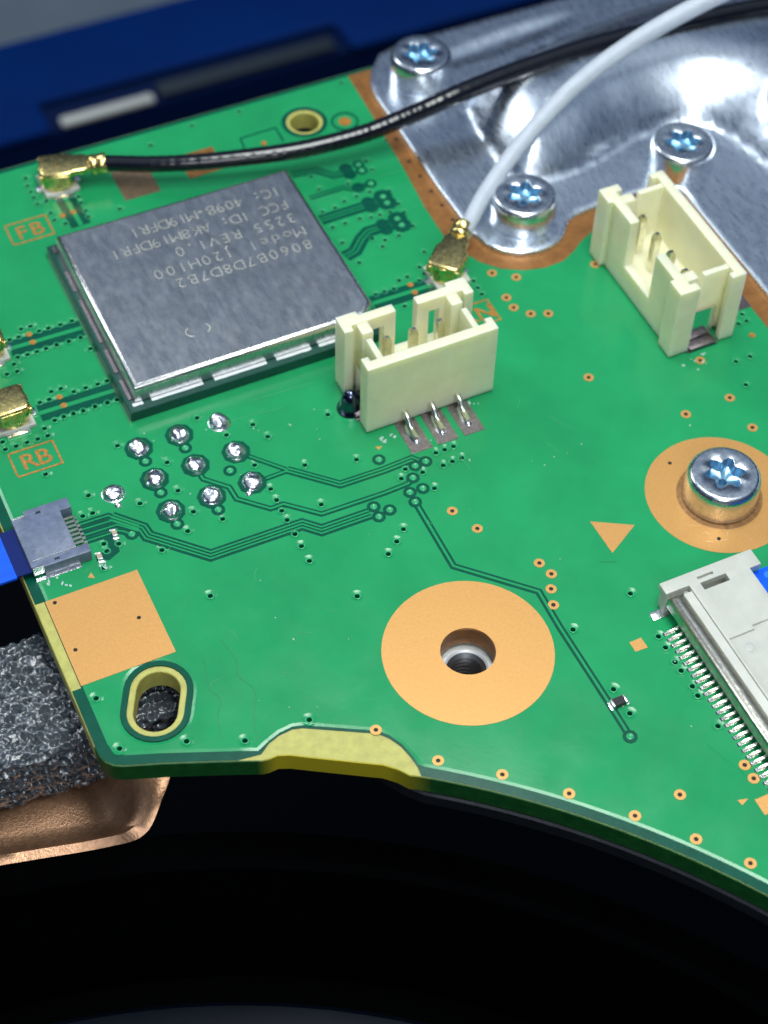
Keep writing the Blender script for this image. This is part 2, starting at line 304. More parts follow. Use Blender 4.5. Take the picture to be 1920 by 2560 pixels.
def voxels(xs, ys, zs, solid):
    """one clean shell round the solid cells of an uneven grid"""
    xs = sorted(set(round(v, 4) for v in xs)); ys = sorted(set(round(v, 4) for v in ys)); zs = sorted(set(round(v, 4) for v in zs))
    nx, ny, nz = len(xs)-1, len(ys)-1, len(zs)-1
    sol = [[[solid((xs[i]+xs[i+1])/2, (ys[j]+ys[j+1])/2, (zs[k]+zs[k+1])/2) for k in range(nz)] for j in range(ny)] for i in range(nx)]
    def s(i, j, k): return 0 <= i < nx and 0 <= j < ny and 0 <= k < nz and sol[i][j][k]
    mb = MB(); idx = {}
    def vid(i, j, k):
        if (i, j, k) not in idx: idx[(i, j, k)] = mb.add([(xs[i], ys[j], zs[k])])
        return idx[(i, j, k)]
    for i in range(nx):
        for j in range(ny):
            for k in range(nz):
                if not sol[i][j][k]: continue
                for d, q in (((-1, 0, 0), ((0, 0, 0), (0, 0, 1), (0, 1, 1), (0, 1, 0))), ((1, 0, 0), ((1, 0, 0), (1, 1, 0), (1, 1, 1), (1, 0, 1))),
                             ((0, -1, 0), ((0, 0, 0), (1, 0, 0), (1, 0, 1), (0, 0, 1))), ((0, 1, 0), ((0, 1, 0), (0, 1, 1), (1, 1, 1), (1, 1, 0))),
                             ((0, 0, -1), ((0, 0, 0), (0, 1, 0), (1, 1, 0), (1, 0, 0))), ((0, 0, 1), ((0, 0, 1), (1, 0, 1), (1, 1, 1), (0, 1, 1)))):
                    if not s(i+d[0], j+d[1], k+d[2]): mb.face([vid(i+a, j+b, k+c) for a, b, c in q])
    return mb

def vox_part(name, boxes, cuts, mat, parent, loc=(0, 0, 0), rotz=0, bevel=0.08):
    """boxes and cuts are (x0,x1,y0,y1,z0,z1); one welded, bevelled shell"""
    import bmesh
    A = boxes+cuts
    def inside(b, x, y, z): return b[0] < x < b[1] and b[2] < y < b[3] and b[4] < z < b[5]
    mb = voxels([v for b in A for v in b[:2]], [v for b in A for v in b[2:4]], [v for b in A for v in b[4:]],
                lambda x, y, z: any(inside(b, x, y, z) for b in boxes) and not any(inside(c, x, y, z) for c in cuts))
    me = mesh(name, mb, mat)
    bm = bmesh.new(); bm.from_mesh(me)
    if bevel: bmesh.ops.bevel(bm, geom=[e for e in bm.edges if len(e.link_faces) == 2 and e.calc_face_angle(0) > 0.6], offset=bevel*S, segments=2, profile=0.5, affect='EDGES', clamp_overlap=True)
    bm.to_mesh(me); bm.free(); shade(me, 40)
    return link(name, me, parent, loc, rotz)

def sheet(name, outer, holes, z0, z1, mats, parent, bevel=0.0, face_mat=None, bh=None):
    """flat plate with real holes: every outline bevelled by the same amount"""
    mb = MB(); polys = [outer]+holes; bh = bh or bevel
    area2 = lambda p: sum(p[i-1][0]*p[i][1]-p[i][0]*p[i-1][1] for i in range(len(p)))
    polys = [(p if (area2(p) > 0) == (k == 0) else p[::-1]) for k, p in enumerate(polys)]
    top = [inset(p, bevel) if bevel else p for p in polys]
    vs = []; es = []
    for p in top:
        b = len(vs); vs += [Vector(q) for q in p]; es += [(b+i, b+(i+1) % len(p)) for i in range(len(p))]
    r = delaunay_2d_cdt(vs, es, [], 2, 1e-6)
    # keep triangles inside outer and outside holes
    def inside(pt, p):
        c = False
        for i in range(len(p)):
            (x1, y1), (x2, y2) = p[i-1], p[i]
            if (y1 > pt[1]) != (y2 > pt[1]) and pt[0] < (x2-x1)*(pt[1]-y1)/(y2-y1)+x1: c = not c
        return c
    tris = []
    for f in r[2]:
        c = sum((r[0][i] for i in f), Vector((0, 0)))/len(f)
        if inside(c, top[0]) and not any(inside(c, h) for h in top[1:]): tris.append(f)
    b = mb.add([(q.x, q.y, z1) for q in r[0]])
    for f in tris: mb.face([b+i for i in f])
    b2 = mb.add([(q.x, q.y, z0) for q in r[0]])
    for f in tris: mb.face([b2+i for i in reversed(f)])
    for p, t in zip(polys, top):
        if bevel: mb.rings([[(x, y, z0) for x, y in t], [(x, y, z0+1e-4) for x, y in p], [(x, y, z1-bh*0.9) for x, y in p],
                            [(x*.3+u*.7, y*.3+v*.7, z1-bh*.27) for (x, y), (u, v) in zip(p, t)], [(x, y, z1) for x, y in t]], cap0=False, cap1=False, m=1 if face_mat else 0)
        else: mb.rings([[(x, y, z0) for x, y in p], [(x, y, z1) for x, y in p]], cap0=False, cap1=False, m=1 if face_mat else 0)
    if face_mat:
        for k, f in enumerate(mb.f):
            if mb.m[k] == 1:
                c = [sum(mb.v[i][a] for i in f)/len(f) for a in (0, 1)]; mb.m[k] = face_mat(*c)
    return part(name, mb, mats, parent, ang=30)

def circle(cx, cy, r, n=48): return [(cx+r*math.cos(2*math.pi*i/n), cy+r*math.sin(2*math.pi*i/n)) for i in range(n)]
def obround(a, b, r, n=14):
    a = Vector(a); b = Vector(b); t = math.atan2(b.y-a.y, b.x-a.x); o = []
    for c, s in ((b, t-math.pi/2), (a, t+math.pi/2)):
        o += [(c.x+r*math.cos(s+math.pi*i/n), c.y+r*math.sin(s+math.pi*i/n)) for i in range(n+1)]
    return o
def smooth_path(pts, k=8, closed=False):
    P = [Vector(p) for p in pts]; n = len(P); o = []
    for i in range(n if closed else n-1):
        p0, p1, p2, p3 = (P[(i-1) % n], P[i], P[(i+1) % n], P[(i+2) % n]) if closed else (P[max(i-1, 0)], P[i], P[i+1], P[min(i+2, n-1)])
        for j in range(k):
            t = j/k
            o.append(0.5*((2*p1)+(p2-p0)*t+(2*p0-5*p1+4*p2-p3)*t*t+(3*p1-p0-3*p2+p3)*t**3))
    if not closed: o.append(P[-1])
    return [tuple(q) for q in o]

def text_mesh(name, body, size, mat, thin=0.0, extr=0.006, spacing=1.0):
    c = bpy.data.curves.new(name, 'FONT'); c.body = body; c.size = size*S; c.extrude = extr*S; c.offset = thin*S
    c.space_character = spacing; c.resolution_u = 3
    o = bpy.data.objects.new(name, c); col.objects.link(o)
    me = bpy.data.meshes.new_from_object(o.evaluated_get(bpy.context.evaluated_depsgraph_get()))
    bpy.data.objects.remove(o); me.materials.clear(); me.materials.append(mat); me.name = name
    return me

# ================================================================== surroundings
FAN = (-41.3, -68.0)
mb = MB(); mb.box(-260, 360, -260, 173, -122, -120); part('chassis_floor', mb, chassis_black)['kind'] = 'structure'
mb = MB(); mb.box(-400, 500, 173.8, 900, -112, -110); part('table_top', mb, grey_table)['kind'] = 'structure'

t = thing('blue_tray', 'blurred dark blue plastic tray rim running behind the green circuit board', 'tray', (0, 152.0, -92))
# rim with an open recess, built round the opening
vox_part('rim', [(-160, 330, 0, 23, .4, 2)], [(16.6, 67.2, -1, 7.2, -5, 3)], blue_plastic, t, bevel=0.9)
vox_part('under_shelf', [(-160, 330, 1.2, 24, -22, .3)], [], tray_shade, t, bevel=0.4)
m_ = thing('silver_bar', 'bright silver metal bar lying in the blue tray rim', 'metal bar', (18.5, 152.9, -91.4))
vox_part('bar', [(0, 15.2, 0, 1.9, 0, .9)], [], silver_bar, m_, bevel=0.3)
m_ = thing('grey_bar', 'long dull grey bar beside the silver bar in the blue tray rim', 'metal bar', (35.0, 153.6, -91.4))
vox_part('bar', [(0, 30, 0, 3.2, 0, .9)], [], grey_bar, m_, bevel=0.3)

# fan below the front of the board
t = thing('cooling_fan', 'black cooling fan in deep shadow below the curved front edge of the board', 'fan', (FAN[0], FAN[1], -40))
mb = MB(); n = 160
mb.rings([[(r*math.cos(2*math.pi*i/n), r*math.sin(2*math.pi*i/n), z) for i in range(n)] for r, z in ((63.5, 24), (61.5, 24), (61, 23.4), (61, 6), (0.5, 4), (0.5, 2), (63.5, 2))], cap0=False, cap1=False)
part('housing', mb, black_plastic, t)
mb = MB()
mb.rings([[(r*math.cos(2*math.pi*i/n), r*math.sin(2*math.pi*i/n), z) for i in range(n)] for r, z in ((52.4, 12), (53.2, 19.2), (52.6, 20), (49, 20.1), (47.5, 19.4), (40, 19.0), (26, 19.4), (24, 22), (0.3, 22.4))], cap0=True, cap1=True)
rot = part('rotor', mb, rotor_mat, t)

# black plate under the curved edge
arc = lambda r, a0, a1, n: [(FAN[0]+r*math.cos(a0+(a1-a0)*i/n), FAN[1]+r*math.sin(a0+(a1-a0)*i/n)) for i in range(n+1)]
aP = math.atan2(-19.4-FAN[1], -6.2-FAN[0])
t = thing('backing_plate', 'thin black metal plate peeking out under the curved front edge of the board', 'plate', (0, 0, -1.75))
pl = [(-9.6, -13.5), (-8.6, -16.6), (-7.4, -18.6)]+arc(59.55, aP, aP-1.15, 40)+[(40, -90), (40, 10), (-9.6, 10)]
mb = MB(); mb.bprism(pl[::-1] if sum(pl[i-1][0]*pl[i][1]-pl[i][0]*pl[i-1][1] for i in range(len(pl))) < 0 else pl, -1.1, 0, 0.12, 2)
# leave the screw bore open: plate is only needed along its rim
sheet('plate', pl, [circle(0.15, -12.4, 2.9), circle(21.5, -8.0, 2.6)], -1.1, 0.0, black_plate, t, bevel=0.14)

# bronze bracket and foam on the left
t = thing('bronze_bracket', 'brown bronze metal bracket with folded rim under the left board corner', 'bracket', (-26, -8, -8))
inner = smooth_path([(-60, -1.8, 0), (-44, -5.2, 0), (-31, -8.2, 0), (-26, -9.4, 0), (-24.2, -9.9, 0), (-23.6, -8.9, 0), (-23.3, -6.5, 0), (-23.1, -3, 0), (-23.0, -1, 0)], 6)
mid = smooth_path([(-60, -3.2, .15), (-44, -6.5, .15), (-31, -9.5, .15), (-25.6, -10.8, .15), (-23.4, -11.0, .25), (-22.3, -9.9, .8), (-21.7, -7.2, 1.2), (-21.5, -3, 1.3), (-21.4, -1, 1.3)], 6)
rim = smooth_path([(-60, -3.7, .75), (-44, -7.0, .75), (-31, -10.0, .75), (-25.2, -11.4, .75), (-22.9, -11.9, 1.4), (-21.2, -10.6, 2.0), (-19.9, -8.9, 2.2), (-18.3, -5.5, 2.2), (-17.6, -2, 2.2)], 6)
out1 = smooth_path([(-60, -4.3, .55), (-44, -7.6, .55), (-31, -10.6, .55), (-25.0, -12.0, .5), (-22.4, -12.5, 1.1), (-20.6, -11.0, 1.8), (-19.2, -9.2, 2.0), (-17.5, -5.5, 2.0), (-16.8, -2, 2.0)], 6)
out2 = [(x-.5, y+.5, z-.5) for x, y, z in out1]
back = [(x, max(y, -1.0), -.02) for x, y, z in inner]
mb = MB(); rw = [[(x+26, y+8, z) for x, y, z in r] for r in (back, inner, mid, rim, out1, out2)]
mb.rings(rw, closed=False, cap0=False, cap1=False)
part('bracket_plate', mb, bronze, t, ang=70)
t = thing('heat_pipe', 'dark copper heat pipe in the gap left of the board edge', 'pipe', (-30, 5, -14))
mb = MB(); mb.tube([(-30, 2, 1), (-6, 1.5, 1.2), (0, 1.0, 1.0), (6, .5, .6)], [2.2]*4, 20); part('pipe', mb, copper_dark, t)

def foam():
    t = thing('foam_block', 'porous grey foam block sticking out left of the board corner', 'foam', (-35, -2, -8))
    mb = MB(); nx, ny, nz = 300, 110, 66; x0, x1, y0, y1, z1 = -12, 22.0, -4.6, 4.2, 5.0
    def disp(p, nrm, a):
        q = Vector(p)*1.0
        d = noise.voronoi(q*1.75+Vector((noise.noise(q), noise.noise(q+Vector((9, 0, 0))), 0))*.4)[0]
        h = a*(0.18*noise.noise(q*1.1)+0.10*noise.noise(q*4.0)-0.95*max(0.0, min(.55, (d[1]-d[0])-.10)))
        return (p[0]+nrm[0]*h, p[1]+nrm[1]*h, p[2]+nrm[2]*h)
    rows = []
    for j in range(ny+nz+1):
        r = []
        for i in range(nx+1):
            x = x0+(x1-x0)*i/nx
            yf = y0-0.06*(x-5)
            if j <= ny:
                y = y1+(yf-y1)*j/ny; p = (x, y, z1); nrm = (0, 0, 1); a = 1.0
                if j > ny-6: k = (j-ny+6)/6; p = (x, y, z1-.5*k*k); nrm = (0, -.7*k, 1-.4*k)
            else:
                u = (j-ny)/nz; p = (x, yf-0.25*math.sin(u*math.pi), z1-.5-(z1-.5)*u); nrm = (0, -1, 0); a = 1.35
            r.append(disp(p, nrm, a))
        rows.append(r)
    mb.rings(rows, closed=False, cap0=False, cap1=False)
    part('foam', mb, foam_mat, t, ang=80)
foam()

# ================================================================== the circuit board
board = thing('circuit_board', 'bright green circuit board with bare copper pads and a curved front edge', 'circuit board')
front_arc = arc(59.72, math.atan2(-19.38-FAN[1], -6.68-FAN[0]), math.atan2(-74-FAN[1], 18-FAN[0]), 44)
notch_out = [(-14.95, -14.42), (-14.5, -14.5), (-13.9, -14.46), (-13.2, -14.75), (-11.96, -15.52), (-9.67, -16.9), (-8.3, -17.72), (-7.6, -18.4), (-7.15, -19.05)]
notch_in = [(-14.79, -13.97), (-14.06, -13.47), (-13.27, -13.2), (-12.38, -13.12), (-11.76, -13.29), (-10.35, -14.08), (-7.71, -15.55), (-7.19, -16.16), (-6.78, -16.97), (-6.58, -17.79), (-6.5, -18.33), (-6.47, -18.72)]
corner = [(-23.88, -9.3), (-23.84, -10.0), (-23.66, -10.6), (-23.25, -11.06), (-22.7, -11.33), (-22.3, -11.48), (-20.5, -12.13), (-18.3, -13.02), (-16.3, -13.84)]
outline = [(-23.88, 43.3)]+corner+notch_out+front_arc+[(60, -74), (60, 43.3)]
slot_a, slot_b = (-18.85, -7.05), (-19.6, -8.5)
H1 = (0.12, -12.42); HB = (11.03, 38.95)
holes = [circle(*H1, 1.76, 64), obround(slot_a, slot_b, 1.38), circle(*HB, 1.18)]
def side_mat(x, y):
    if -15.2 < x < -5.5 and y > -20.5 and y < -13.8: return 1
    if abs(x-H1[0]) < 2 and abs(y-H1[1]) < 2: return 3
    if -23 < x < 13 and not (x < -15 or y < -12.9): return 0
    if -22 < x < -17 and -10.5 < y < -5: return 0
    if abs(x-H1[0]) < 2 and abs(y-H1[1]) < 2: return 3
    if x < -23.5 and y > -5.2: return 0
    return 1
via_holes = [circle(x, y, .19, 8) for x, y in VIA]
sheet('laminate', outline, holes+via_holes, -1.66, -0.07, [laminate, edge_green, laminate_yellow, copper_dark], board, bevel=0.06, face_mat=side_mat)
# dark solder mask on laminate, open at the notch, the slot and beside the square pad
mask_out = [(-23.80, 43.2), (-23.80, 2.3), (-23.2, 2.3), (-23.2, -4.95), (-23.80, -4.95)]+[(x+.05, y+.06) for x, y in corner]+notch_in+arc(59.80, math.atan2(-19.2-FAN[1], -6.4-FAN[0]), math.atan2(-74-FAN[1], 18-FAN[0]), 44)+[(59.9, -73.9), (59.9, 43.2)]
sheet('solder_mask_border', mask_out, [circle(*H1, 1.80, 64), obround(slot_a, slot_b, 1.78), circle(*HB, 1.48)]+via_holes, -0.07, -0.045, mask_dark, board)
p_in = [(-23.12, -9.4), (-23.02, -10.0), (-22.7, -10.5), (-22.1, -10.78), (-20.3, -11.45), (-18.0, -12.4), (-16.0, -13.22), (-14.86, -13.72)]
pour = [(-23.12, 42.85)]+p_in+[(x+.10, y+.14) for x, y in notch_in[1:]]+arc(60.42, math.atan2(-18.9-FAN[1], -6.1-FAN[0]), math.atan2(-73-FAN[1], 19-FAN[0]), 44)+[(59, -72), (59, 42.85)]
sheet('solder_mask', pour, [circle(*H1, 1.85, 64), obround(slot_a, slot_b, 2.16), circle(*HB, 1.82)]+[circle(x, y, .24, 10) for x, y in VIA], -0.06, 0.0, mask_green, board, bevel=0.24, bh=0.06)

zc = [0.004]
def lift(): zc[0] += 0.0006; return zc[0]
def gap(pts, w, name='trace_clearance', mat=mask_dark):
    z = lift(); mb = MB(); mb.strip(pts, w, -0.01, z); part(name, mb, mat, board)
def trace(pts, w, off=0.0):
    if off:
        q = []; P_ = [Vector(p) for p in pts]
        for i, p in enumerate(P_):
            d0 = (p-P_[i-1]).normalized() if i else (P_[1]-p).normalized(); d1 = (P_[i+1]-p).normalized() if i < len(P_)-1 else d0
            nn = Vector((-(d0+d1).y, (d0+d1).x)).normalized(); k = off/max(.5, nn.dot(Vector((-d0.y, d0.x)))); q.append(tuple(p+nn*k))
        pts = q
    mb = MB(); mb.strip(pts, w, 0.0, 0.034+lift()*0.2); part('trace', mb, mask_green, board)
def blob(x, y, r, mat=mask_dark, name='via_clearance', n=10):
    mb = MB(); mb.lathe([(r, -0.01), (r, lift())], n=n); part(name, mb, mat, board, (x, y, 0))

for k, w in (('pair_in_a', .42), ('pair_in_b', .42), ('pair', .70), ('single_a', .46), ('bundle', 1.0), ('fan1', .5), ('fan2', .5), ('fan3', .5), ('fan4', .5), ('capvia', .55), ('hook', .62), ('long', .52), ('rf1', 1.55), ('rf2', 1.55), ('rf3', 1.55), ('rf4', 1.55), ('r6a', .75), ('r6b', .5), ('r6c', 1.1), ('r6d', 1.15), ('sq', .16)):
    gap(TR[k], w)
trace(TR['pair_in_a'], .14); trace(TR['pair_in_b'], .14); trace(TR['pair'], .13, .13); trace(TR['pair'], .13, -.13)
trace(TR['single_a'], .15); trace(TR['long'], .17)
for o_ in (-.25, 0, .25): trace(TR['bundle'], .12, o_)
for k in ('fan1', 'fan2', 'fan3', 'fan4', 'capvia'): trace(TR[k], .11)
for k in ('rf1', 'rf2', 'rf3', 'rf4'): trace(TR[k], .36)
trace(TR['r6a'], .1, .13); trace(TR['r6a'], .1, -.13); trace(TR['r6b'], .13)
for k in ('r6c', 'r6d'): trace(TR[k], .09, .16); trace(TR[k], .09, -.16)
for x, y in RINGVIA: blob(x, y, .48)
for x, y in BLOBVIA: blob(x, y, .78)
for x, y in GOLDDOT[:7]: blob(x, y, .55)
mb = MB(); mb.annulus(*MARK['ring180'][0], 1.12, .96, -0.01, lift()); part('ring_mark', mb, mask_dark, board)
# board edge lines left and at the FPC
for i, (x, y) in enumerate(JOINT[:8]):
    mb = MB(); mb.lathe([(1.02, -0.01), (1.02, lift())], n=9); part('joint_clearance', mb, mask_dark, board, (x, y, 0))

# bare copper
def flat(name, poly, z, mat, z0=-0.01, **k):
    mb = MB(); a = sum(poly[i-1][0]*poly[i][1]-poly[i][0]*poly[i-1][1] for i in range(len(poly)))
    mb.prism(poly if a > 0 else poly[::-1], z0, z, 0); return part(name, mb, mat, board, **k)
def ring_pad(c, ro, ri):
    mb = MB(); mb.annulus(*c, ro, ri, -0.01, 0.02, 96); part('ring_pad', mb, copper, board)
ring_pad(H1, 5.53, 1.78); ring_pad((21.54, -7.88), 5.06, 1.6)
sq = [(-23.16, 2.22), (-23.16, -4.85), (-16.84, -4.85), (-16.84, 2.22)]
# square pad with its corner cut back round the slot clearance
flat('square_pad', [(-23.16, 2.22), (-23.16, -4.85), (-20.1, -4.85), (-16.84, -4.85), (-16.84, 2.22)], 0.022, copper)
sl = obround(slot_a, slot_b, 2.16)
mb = MB(); mb.prism(obround(slot_a, slot_b, 2.15), 0.0, 0.030)
# clearance ring of the slot lies above the pad
o = sheet('slot_clearance', obround(slot_a, slot_b, 2.16), [obround(slot_a, slot_b, 1.80)], -0.03, 0.033, mask_dark, board)
scuff = M('scuffed_copper', (0.78, 0.50, 0.24), 0.35, metal=0.6); rub = M('rubbed_copper', (0.34, 0.17, 0.06), 0.45, metal=0.4, var=0.3, vscale=30)
mb = MB(); mb.annulus(21.5, -8.0, 2.95, 2.2, 0.0, 0.0225, 48); part('screw_wear_ring', mb, rub, board)
for k in range(9):
    a = random.uniform(3.6, 5.9); r = random.uniform(2.9, 4.6); x, y = 21.5+r*math.cos(a), -8+r*math.sin(a); b = random.uniform(0, 6.3); l_ = random.uniform(.25, 1.1)
    mb = MB(); mb.strip([(x, y), (x+l_*math.cos(b), y+l_*math.sin(b))], random.uniform(.03, .06), 0.0, .0235+k*.0004); part('scuff', mb, scuff, board)
flat('triangle_mark', MARK['tri'], 0.02, copper); flat('diamond_mark', MARK['dia'], 0.02, copper)
for k in ('t1', 't2', 't3'): flat('pin_mark', MARK[k], 0.02, copper)
flat('test_pad', [(11.1, -29.15), (12.6, -29.15), (12.6, -30.3), (11.1, -30.3)], 0.02, copper)
flat('brown_pad', [(-5.35, 39.4), (-5.35, 35.9), (-2.45, 35.9), (-2.45, 39.4)], 0.02, tin_brown)
flat('brown_pad', [(0.1, 39.1), (0.1, 36.3), (3.1, 36.3), (3.1, 39.1)], 0.02, copper_dark)
band_o = [(16.6, 42.8), (16.4, 38), (16.0, 31), (15.55, 26), (15.5, 22.6), (15.9, 20.8), (16.7, 18.9), (17.8, 17.6), (19.4, 16.7), (21, 16.3), (22.6, 16.4), (23.8, 17.0), (24.8, 17.7), (26.0, 18.3), (28, 18.6), (32.3, 18.6), (33.05, 17.6), (33.05, -20), (36.0, -20), (36.0, 22), (30, 23), (20.0, 30), (20.0, 42.8)]
flat('ground_band', band_o, 0.02, copper_dark)
for x, y in ((16.75, 29.3), (16.8, 27.4), (16.85, 25.6), (16.9, 23.8), (16.7, 31.2), (16.9, 34.0)):
    mb = MB(); mb.lathe([(.16, 0), (.16, .028)], n=10); part('via_hole', mb, hole_black, board, (x, y, 0))

# vias
mb = MB(); mb.lathe([(.29, -.012), (.275, .012), (.235, .020), (.19, .0), (.165, -.06)], n=12, cap0=False, cap1=False); mb.lathe([(.165, -.06), (.14, -.25), (.05, -.5)], n=12, cap0=False, m=1); me_via = mesh('via', mb, [via_green, mask_dark], 70)
for i, (x, y) in enumerate(VIA): link('via', me_via, board, (x, y, 0), random.random()*6)
mb = MB(); mb.lathe([(.27, -.01), (.25, .05), (.20, .09), (.15, .10), (.10, .06), (.04, .045)], n=12); me_rv = mesh('via', mb, via_green, 70)
for i, (x, y) in enumerate(RINGVIA+BLOBVIA): link('via', me_rv, board, (x, y, 0), random.random()*6)
mb = MB(); mb.annulus(0, 0, .37, .15, -.01, .03, 16); mb.lathe([(.155, -.01), (.155, .014)], n=14, m=1); me_gv = mesh('gold_via', mb, [copper, hole_black])
for x, y in GOLDVIA: link('copper_via', me_gv, board, (x, y, 0))
mb = MB(); mb.lathe([(.14, 0), (.14, .032)], n=12); me_ph = mesh('pad_hole', mb, hole_black)
for x, y in PINHOLE: link('pad_hole', me_ph, board, (x, y, 0))
mb = MB(); mb.lathe([(.24, -.01), (.24, .045)], n=10); me_gd = mesh('test_point', mb, orange_mark)
for x, y in GOLDDOT: link('test_point', me_gd, board, (x, y, 0))
mb = MB(); mb.lathe([(.52, -.01), (.52, .03)], n=14); part('test_point', mb, orange_mark, board, (*MARK['ring180'][0], 0))

# through-hole solder joints
for i, (x, y) in enumerate(JOINT):
    mb = MB(); n = 24; rs = []
    prof = [(.80, 0), (.80, .03), (.72, .045), (.71, .12), (.64, .28), (.50, .40), (.32, .47), (.14, .50)]
    zs_ = random.uniform(.8, 1.15); ox_, oy_ = random.uniform(-.12, .12), random.uniform(-.12, .12)
    prof = [(r*(1 if z < .05 else random.uniform(.96, 1.03)), z*zs_) for r, z in prof]
    for r, z in prof:
        rs.append([(ox_*z*2+(r*(1+.05*noise.noise(Vector((math.cos(a)*1.3, math.sin(a)*1.3, i*3.1)))))*math.cos(a), oy_*z*2+r*math.sin(a), z*(1+.32*noise.noise(Vector((math.cos(a)*r*2.4, math.sin(a)*r*2.4, i*7.7))))) for a in [2*math.pi*k/n for k in range(n)]])
    mb.rings(rs); part('solder_joint', mb, solder, board, (x, y, 0), ang=70)
for x, y in ((JOINT[9][0]-.05, JOINT[9][1]-1.05), (JOINT[5][0]-.55, JOINT[5][1]-.75)):
    mb = MB(); mb.lathe([(.26, 0), (.2, .12), (.08, .16)], n=10); part('solder_drop', mb, solder, board, (x, y, 0), ang=70)

# copper lettering
def letter_box(c0, w, h, txt, tx, size, lw=.13):
    x, y = c0
    for a, b in (((x, y), (x+w, y)), ((x+w, y-.07), (x+w, y+h+.0)), ((x+w-.07, y+h), (x, y+h)), ((x, y+h-.07), (x, y+.07))):
        mb = MB(); mb.strip([a, b], lw, -.01, .02+lift()*.2); part('frame_line', mb, orange_mark, board)
    for ch, dx in zip(txt, tx):
        me = text_mesh('letter', ch, size, orange_mark, thin=0.02, extr=0.02); link('letter', me, board, (x+dx, y+.42, .012))
letter_box((-21.5, 12.86), 3.18, 2.2, 'RB', (.52, 1.62), 1.95)
letter_box((-14.75, 34.64), 3.2, 2.25, 'FB', (.52, 1.62), 1.95)
letter_box((12.2, 12.86), 3.22, 2.2, 'RN', (.55, 1.75), 1.95)

# flux residue and dust, too small to count
mb = MB(); spots = [(2.6, 5.8, 1.0, 6), (9.9, 6.1, .8, 5), (-22.0, 3.6, 1.4, 6), (-18.6, 3.3, .8, 5), (6.9, -19.6, .9, 8), (26.5, 3.2, 1.2, 8), (8.9, 1.0, 14, 9), (-12, 9, 9, 11), (-10, -9, 8, 8), (14, -2, 8, 6), (12, -22, 6, 5), (-1.5, 10, 3, 6)]
for cx, cy, sp, n in spots:
    for k in range(n):
        x = random.gauss(cx, sp*.5); y = random.gauss(cy, sp*.35); r = random.uniform(.025, .07)*(1.5 if sp < 2 else .7); a = random.random()*6
        if -23 < x < 30 and (x-FAN[0])**2+(y-FAN[1])**2 > 62**2:
            e = random.uniform(1, 2.6); q = [(x+r*e*math.cos(a)*math.cos(s_)-r*math.sin(a)*math.sin(s_), y+r*e*math.sin(a)*math.cos(s_)+r*math.cos(a)*math.sin(s_)) for s_ in (0, 1.1, 2.0, 3.2, 4.3, 5.3)]
            mb.prism(q, -.005, .02+random.random()*.02)
part('flux_residue', mb, flux_white, board, kind='stuff')
def scratch(p, w=.04, mat=mask_line):
    mb = MB(); mb.strip(p, w, -.01, .008+lift()*.1); part('scratch', mb, mat, board)
scratch([(14.3, 3.0), (14.6, 2.2), (15.2, 1.4)]); scratch([(6.8, 2.6), (6.9, 1.6), (7.0, .9)]); scratch([(-4.5, 12.9), (0.3, 12.7)], .05); scratch([(-7.2, 11.8), (-2.5, 11.4)], .04)
scratch([(10.5, -24.6), (11.4, -27.0), (11.7, -28.2)], .1, mask_green); scratch([(13.9, 30.6), (16, 30.5)], .05)
for k in range(16):
    x, y = random.uniform(-18, 18), random.uniform(-10, 12); a = random.uniform(0, 6.3); l_ = random.uniform(.3, 1.3)
    if (x-H1[0])**2+(y-H1[1])**2 > 36: scratch([(x, y), (x+l_*.5*math.cos(a), y+l_*.5*math.sin(a)), (x+l_*math.cos(a+.25), y+l_*math.sin(a+.25))], random.uniform(.02, .04))
hair = M('dark_hairline', (0.006, 0.20, 0.07), 0.35)
scratch(smooth_path([(-13.9, -5.2, 0), (-13.6, -7.0, 0), (-13.9, -8.2, 0), (-13.4, -9.6, 0), (-14.2, -11.4, 0), (-14.6, -13.0, 0)], 5), .05, hair)
scratch(smooth_path([(-15.4, -6.0, 0), (-15.9, -8.2, 0), (-15.6, -9.3, 0), (-16.2, -10.4, 0), (-16.6, -12.0, 0)], 5), .05, hair)
scratch([(11.2, -9.6), (12.3, -10.1)], .05, hair)

# ================================================================== radio module
mod = thing('radio_module', 'flat square radio module under a dull steel can with etched upside-down lettering', 'module', (-2.78, 23.5, 0))
mx, my = 2.78, -23.5
sub = [(-12.75, 14.42), (7.0, 14.42), (7.0, 32.6), (-12.75, 32.6)]
mb = MB(); mb.bprism([(x+mx, y+my) for x, y in sub], 0.03, 0.9, 0.05, 1); part('module_board', mb, module_green, mod)
can = [(-12.1, 15.2), (5.45, 15.2), (6.53, 16.25), (6.53, 31.9), (-12.1, 31.9)]
can = [(x+mx, y+my) for x, y in can]
mb = MB(); rs = [[(x, y, 1.0) for x, y in can], [(x, y, 2.05) for x, y in can]]
for k in range(1, 4):
    a = k/3*math.pi/2; rs.append([(x, y, 2.05+.35*math.sin(a)) for x, y in inset(can, .36*(1-math.cos(a)))])
mb.rings(rs[:2], cap0=True, cap1=False, m=0); mb.rings(rs[1:], cap0=False, cap1=False, m=1); top = rs[-1]
